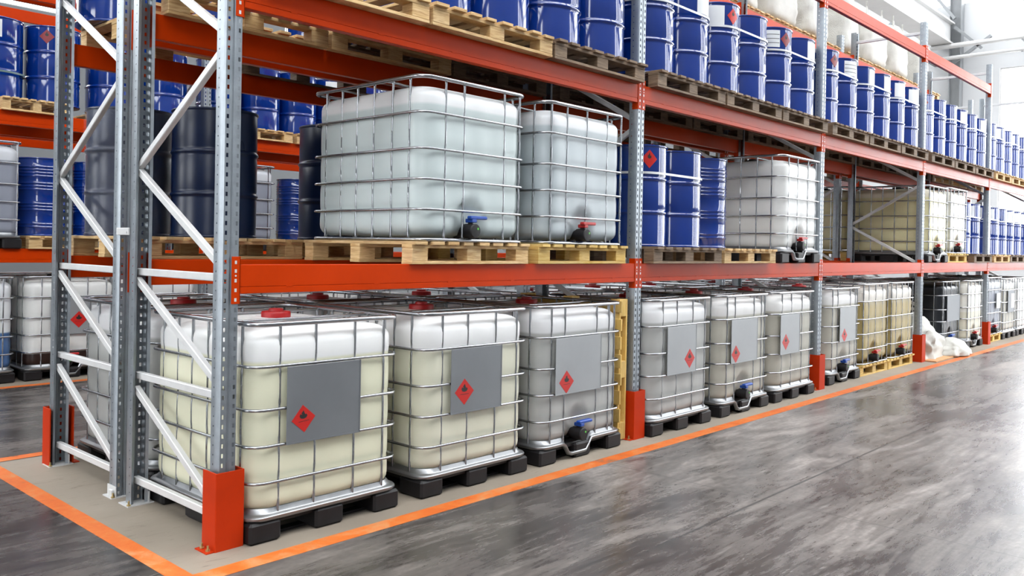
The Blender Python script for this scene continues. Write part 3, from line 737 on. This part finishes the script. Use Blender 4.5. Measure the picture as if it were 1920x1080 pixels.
# containers of the rear row on the floor, seen over and between the front ones
for k, (x, mt) in enumerate(((.72, 't_dgrey'), (1.86, 't_grey'), (2.98, 't_grey'), (4.4, 't_cream'), (5.55, 't_cream'), (6.7, 't_cream'), (8.3, 't_cream'), (9.4, 't_cream'), (10.5, 't_cream'), (12.0, 't_cream'), (13.2, 't_cream'))):
    ibc(x, 1.83 if x < 12.5 else 1.95, 0, 't_grey' if k == 0 else mt, 'caged container on the floor of the rear row, %s from the left end' % (CNT[k] if k < 8 else ['ninth', 'tenth', 'eleventh'][k - 8]), None, None, None, True, 'a', k == 0, 'red', 'containers on the floor of the rear row', PI)
# lower deck
Z1 = LV[0] + PT + .001
def on_deck(x, y, mat, lab, plab, style='new', **kw):
    pallet(x, y, LV[0], style, plab, wide=.94)
    return ibc(x, y, LV[0] + PT - .111, mat, lab, None, None, feet=False, **kw)
on_deck(1.80, .555, 't_clear', 'large caged container of clear liquid with blue valve on the lower deck, nearest bay', 'pale wooden pallet under the clear container with blue valve', valve='blue', fx='c', cap='black', group='containers on the lower deck')
on_deck(2.985, .545, 't_clear2', 'caged container with red valve beside the second upright on the lower deck', 'yellow wooden pallet under the container with the red valve', 'yellow', valve='red', fx='d', cap='black', group='containers on the lower deck')
ibc(6.86, .55, LV[0], 't_white', 'caged white container on black feet, lower deck left of the third upright', None, None, 'red', True, 'a', True, 'black', 'containers on the lower deck')
ibc(11.78, .56, LV[0], 't_lemon', 'caged lemon-coloured container right of the fourth upright on the lower deck', None, None, 'red', True, 'd', True, 'black', 'containers on the lower deck')
on_deck(12.9, .58, 't_pale', 'cream caged container on pale pallet, fourth bay of the lower deck', 'pale wooden pallet under the cream container, fourth bay lower deck', 'yellow', valve='red', fx='d', near=False, cap='black', group='containers on the lower deck')
# drums on the lower deck, front row
pallet(4.45, .5, LV[0], 'old', 'weathered pallet under two blue drums, second bay of lower deck')
pallet(5.62, .5, LV[0], 'new', 'pale wooden pallet left of the white container, second bay lower deck', wide=.93)
GL = 'blue drums on the lower deck'
drum(4.14, .315, Z1, 'blue drum with red diamond right of the second upright, lower deck', [('D', 26)], group=GL)
drum(4.73, .315, Z1, 'plain blue drum beside the ribbed drum, second bay of the lower deck', (), group=GL)
drum(4.14, .915, Z1, 'blue drum hidden at the back left of the second lower bay', (), group=GL); drum(4.73, .915, Z1, 'blue drum hidden at the back right of the strapped four, second lower bay', (), group=GL)
strap([(4.14, .315), (4.73, .315), (4.14, .915), (4.73, .915)], .636 + Z1, 'white strap around the drums right of the second upright')
drum(5.41, .42, Z1, 'ribbed blue drum left of the white container on the lower deck', (), 'ribbed', group=GL)
for k, x in enumerate((13.85, 14.44)):
    drum(x, .35, Z1, 'blue drum %s left of the fifth upright, lower deck' % ('just' if k else 'second'), [('K', 0)] if k == 0 else [('L', 22)], group=GL, bung=False)
    drum(x, .95, Z1, 'blue drum standing behind the one %s left of the fifth upright, lower deck' % ('just' if k else 'second'), (), group='hidden drums of the fourth lower bay', bung=False)
pallet(14.15, .5, LV[0], 'old', 'weathered pallet left of the fifth upright on the lower deck', wide=.98)
strap([(13.85, .35), (14.44, .35), (13.85, .95), (14.44, .95)], .636 + Z1, 'white strap around the drum pair left of the fifth upright')
for k, x in enumerate((15.146, 15.7355, 16.325, 16.9145, 17.504, 18.0935)):
    drum(x, .35, Z1, 'blue drum %s from the fifth upright in the last lower bay' % CNT[k], [('L', 10)] if k in (0, 2) else ([('K', -20), ('L', 25)] if k == 1 else [('L', 40)]), group=GL, bung=False)
    if k % 2 == 0:
        c = x + .29; pallet(c, .5, LV[0], 'old' if k else 'new', 'pallet under the %s pair of drums in the last lower bay' % CNT[k // 2], wide=.98)
        strap([(x, .35), (x + .5895, .35), (x, .95), (x + .5895, .95)], .636 + Z1, 'white strap around the %s pair of drums in the last lower bay' % CNT[k // 2])
    drum(x, .95, Z1, 'blue drum standing behind the %s front drum of the last lower bay' % CNT[k], (), group='hidden drums of the last lower bay', bung=False)
# rear row, lower deck: blue drums coloured dark for shade, one pallet of them in stretch film
GD = 'dark drums in the rear row of the lower deck'
pallet(.74, 1.86, LV[0], 'new', 'pale wooden pallet under the film-wrapped dark drum at the left end', wide=1.03)
drum(.80, 1.58, Z1, 'shade-darkened blue drum right of the film-wrapped drum, rear row', (), col='shade_blue', group=GD)
drum(.42, 2.075, Z1, 'shade-darkened blue drum wrapped in clear crinkled stretch film', (), col='shade_blue', group=GD)
def film_mesh():
    loops = []; random.seed(3)
    for i in range(30):
        z = .004 + .872 * i / 29; l = []
        for j in range(64):
            a = 2 * PI * j / 64; n = noise.noise(Vector((math.cos(a) * 2.2, math.sin(a) * 2.2, z * 5))); n2 = noise.noise(Vector((math.cos(a) * 7, math.sin(a) * 7, z * 16 + 9)))
            r = R + .012 + .008 * abs(n) + .005 * abs(n2); l.append((r * math.cos(a), r * math.sin(a), z))
        loops.append(l)
    return MB().loft(loops).mesh('stretch_film', M['film'], 80)
thing('stretch_film', 'clear crinkled stretch film around the dark drum at the left end', 'film', (.42, 2.075, Z1), 0, None, film_mesh())
pallet(1.98, 1.80, LV[0], 'new', 'pale wooden pallet under dark drums left of the clear container', wide=1.03)
drum(1.82, 1.56, Z1, 'shade-darkened blue drum just left of the clear container, rear row', (), col='shade_blue', group=GD)
drum(2.42, 1.56, Z1, 'shade-darkened blue drum hidden behind the clear container', (), col='shade_blue', group=GD)
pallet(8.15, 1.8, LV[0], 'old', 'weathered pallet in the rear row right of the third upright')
drum(7.85, 1.62, Z1, 'shade-darkened blue drum in the rear row right of the third upright', (), col='shade_blue', group=GD)
drum(8.45, 1.62, Z1, 'shade-darkened blue drum second right of the third upright, rear row', (), col='shade_blue', group=GD)
on_deck(12.0, 1.82, 't_lemon', 'yellow container in the rear row behind the lemon-coloured one', 'pallet under the rear row yellow container', 'yellow', fx='a', near=False, cap='black', group='containers in the rear row of the lower deck')
# rear row, upper deck
GB = 'drums in the rear row of the upper deck'
pallet(.81, 1.92, LV[1], 'new', 'pale pallet at the left end of the rear row, upper deck', wide=1.0)
drum(.41, 2.28, Z2, 'blue drum at the left end of the rear row, upper deck', (), group=GB)
drum(1.02, 2.20, Z2, 'blue drum second in the rear row of the upper deck', (), group=GB)
for k, c in enumerate((1.98, 3.08, 4.45, 5.65, 6.82, 8.15, 9.33, 10.5, 11.8, 12.95, 14.1)):  # unseen stock added to block light through the upper pallet gaps
    pallet(c, 1.80, LV[1], 'old', 'added weathered pallet of drums in the rear row of the upper deck, %s along' % (CNT + ['ninth', 'tenth', 'eleventh'])[k], wide=.96)
    for dx in (-.296, .296):
        drum(c + dx, 1.58, Z2, 'added blue drum at %s of the %s rear pallet, rear rack upper deck' % ('left' if dx < 0 else 'right', (CNT + ['ninth', 'tenth', 'eleventh'])[k]), (), group='unseen drums of the rear rack', bung=False)
# ---------------------------------------------------------------- rack across the back aisle
GX = 'drums in the rack across the back aisle'
for k, x in enumerate((.84, 1.45, 2.12, 2.76, 3.52, 4.12, 4.72, 5.32, 5.92, 6.52)):
    mk = {0: [('L', -5)], 1: [('K', -12)], 4: [('L', 0)], 7: [('L', 5)]}.get(k, ())
    drum(x, 6.59, Z2, 'blue drum %s from the left on the upper deck across the back aisle' % (CNT[k] if k < 8 else ['ninth', 'tenth'][k - 8]), mk, group=GX)
    if k % 2 == 1:
        pallet(x - (.3 if k else .3), 6.72, LV[1], 'new', 'wooden pallet under the %s drum on the deck across the back aisle' % (CNT[k] if k < 8 else 'tenth'), wide=.98 if k > 1 else .6)
strap([(.84, 6.55), (.84, 6.6)], .28 + Z2, 'green strap around the white-labelled drum across the back aisle', 'green_strap', None)
ibc(.52, 6.75, LV[0], 't_dgrey', 'caged container of grey liquid at the left edge across the back aisle', None, None, None, True, 'd', True, 'black', 'containers across the back aisle')
for k, (x, y) in enumerate(((1.36, 6.60), (1.98, 6.60), (4.78, 6.62))):
    drum(x, y, Z1, ['ribbed blue drum beside the grey container across the back aisle', 'ribbed blue drum with a broad white label across the back aisle', 'ribbed blue drum seen in the gap left of the clear container'][k], [('B', 8), ] if k == 1 else (), 'ribbed', group=GX)
pallet(1.67, 6.75, LV[0], 'new', 'pale pallet under the ribbed drums across the back aisle', wide=1.0)
pallet(4.9, 6.75, LV[0], 'new', 'pale pallet under the ribbed drum seen through the gap', wide=.9)
ibc(3.72, 6.85, LV[0], 't_dgrey', 'dark grey caged container seen in the gap beside the ribbed drum', None, None, None, True, 'a', False, 'black', 'containers across the back aisle')
ibc(.49, 6.80, 0, 't_blue', 'caged container half full of blue liquid at the left edge', None, None, None, True, 'a', True, 'black', 'containers across the back aisle')
def bgplate(o):
    p = [c for c in o.children if c.name.startswith('sign_plate')][0]
    obj('paper_label', MB().box(-.21, -.12, -.6155, -.6125, .70, .81).mesh('paper_label', M['white'], 0), p, label='white square label')
    obj('paper_label', MB().box(.20, .40, -.6155, -.6125, .74, .82).mesh('paper_label', M['white'], 0), p, label='white strip label')
    obj('warning_strip', MB().box(.22, .40, -.6155, -.6125, .61, .69).mesh('warning_strip', M['yellow'], 0), p, label='yellow strip')
ibc(1.575, 6.80, 0, 't_base', 'caged container with dark bottom, red diamond and yellow strip across the back aisle', (-.24, .42, 'plate_pale'), (.06, .66, .095), 'red', True, 'a', True, 'black', 'containers across the back aisle', extra=bgplate)
for k, x in enumerate((2.59, 4.4, 5.55)):
    ibc(x, 6.80, 0, 't_white', 'pale caged container on the floor across the back aisle, %s right of the marked one' % CNT[k], None, None, None, True, 'a', False, 'black', 'containers across the back aisle')

# ---------------------------------------------------------------- bulk bags
def bag_mesh(seed, sx=.5, sy=.5, h=1.05, slump=0):
    mb = MB(); n = 22; loops = []
    for i in range(n + 1):
        t = i / n; z = h * t
        prof = math.sin(min(1, t / .12) * PI / 2) ** .5 if t < .12 else (1 if t < .82 else max(0, math.cos((t - .82) / .18 * PI / 2)) ** .6 * .92 + .08)
        if slump: prof = max(0, 1 - t ** 1.7) ** .62 + .03
        l = []
        for j in range(56):
            a = 2 * PI * j / 56; c, s = math.cos(a), math.sin(a); e = .42
            x = sx * prof * math.copysign(abs(c) ** e, c); y = sy * prof * math.copysign(abs(s) ** e, s)
            v = Vector((x, y, z)); q = noise.fractal(Vector((x * 3 + seed, y * 3, z * 4)), 1, 2, 4); w2 = abs(noise.noise(Vector((x * 6 + seed, y * 6, z * 2.5))))
            k = 1 + .06 * q - .05 * w2 + (.16 * q - .22 * w2 if slump else 0)
            l.append((x * k, y * k, max(.0, z * (1 + (.10 * q if slump else 0)) + (.02 * q if t > .8 else 0))))
        loops.append(l)
    return mb.loft(loops, capa=True, capb=True).mesh('bulk_bag', M['bag'], 70)
BAGS = [bag_mesh(s) for s in (1.3, 5.1, 9.7)]
LOOP = MB().tube([(0, 0, -.12), (.01, 0, .02), (.06, .02, .14), (.12, .03, .02), (.13, .03, -.12)], .016, 5).mesh('lifting_loop', M['bag'])
def bag(x, y, z, k, label, group):
    o = thing('bulk_bag', label, 'bag', (x, y, z), k * .4 % .3, group, BAGS[k % 3])
    for lx in (-.42, .30):
        for ly in (-.4, .38): obj('lifting_loop', LOOP, o, (lx, ly, .98))
    return o
bi = 0
for k, x in enumerate((5.0, 6.6, 8.12, 9.28, 10.42, 11.78, 12.95, 14.1, 15.45)):
    lab = (CNT + ['ninth'])[k]
    pallet(x, 1.8, LV[2], 'new', 'pallet under the %s big white bag on the rear row top deck' % lab, wide=.95); bag(x, 1.8, LV[2] + PT, bi, 'big white woven bag on the rear row top deck, %s from the left' % lab, 'white bulk bags on the top deck'); bi += 1
sl = thing('slumped_bag', 'slumped empty white woven bag right of the fourth post guard', 'bag', (11.80, .30, .021), .05, None, bag_mesh(3.3, .58, .40, .62, 1))
obj('bag_flap', bag_mesh(8.8, .40, .22, .26, 1), sl, (.62, -.40, .0))
thing('cardboard_sheet', 'brown cardboard sheet under the slumped white bag', 'cardboard', (11.85, .20, 0), 0, None, MB().box(-.62, .62, -.40, .5, 0, .02, bev=.004).mesh('cardboard_sheet', M['cardboard'], 0))
# upright pallets between the third container and the second upright
for k in range(1):
    o = pallet(3.655, .575, .585, 'yellow', 'yellow wooden pallet standing on edge left of the second upright', group=None); o.rotation_euler = (0, -PI / 2, 0); o.scale = (1, .95, .9)
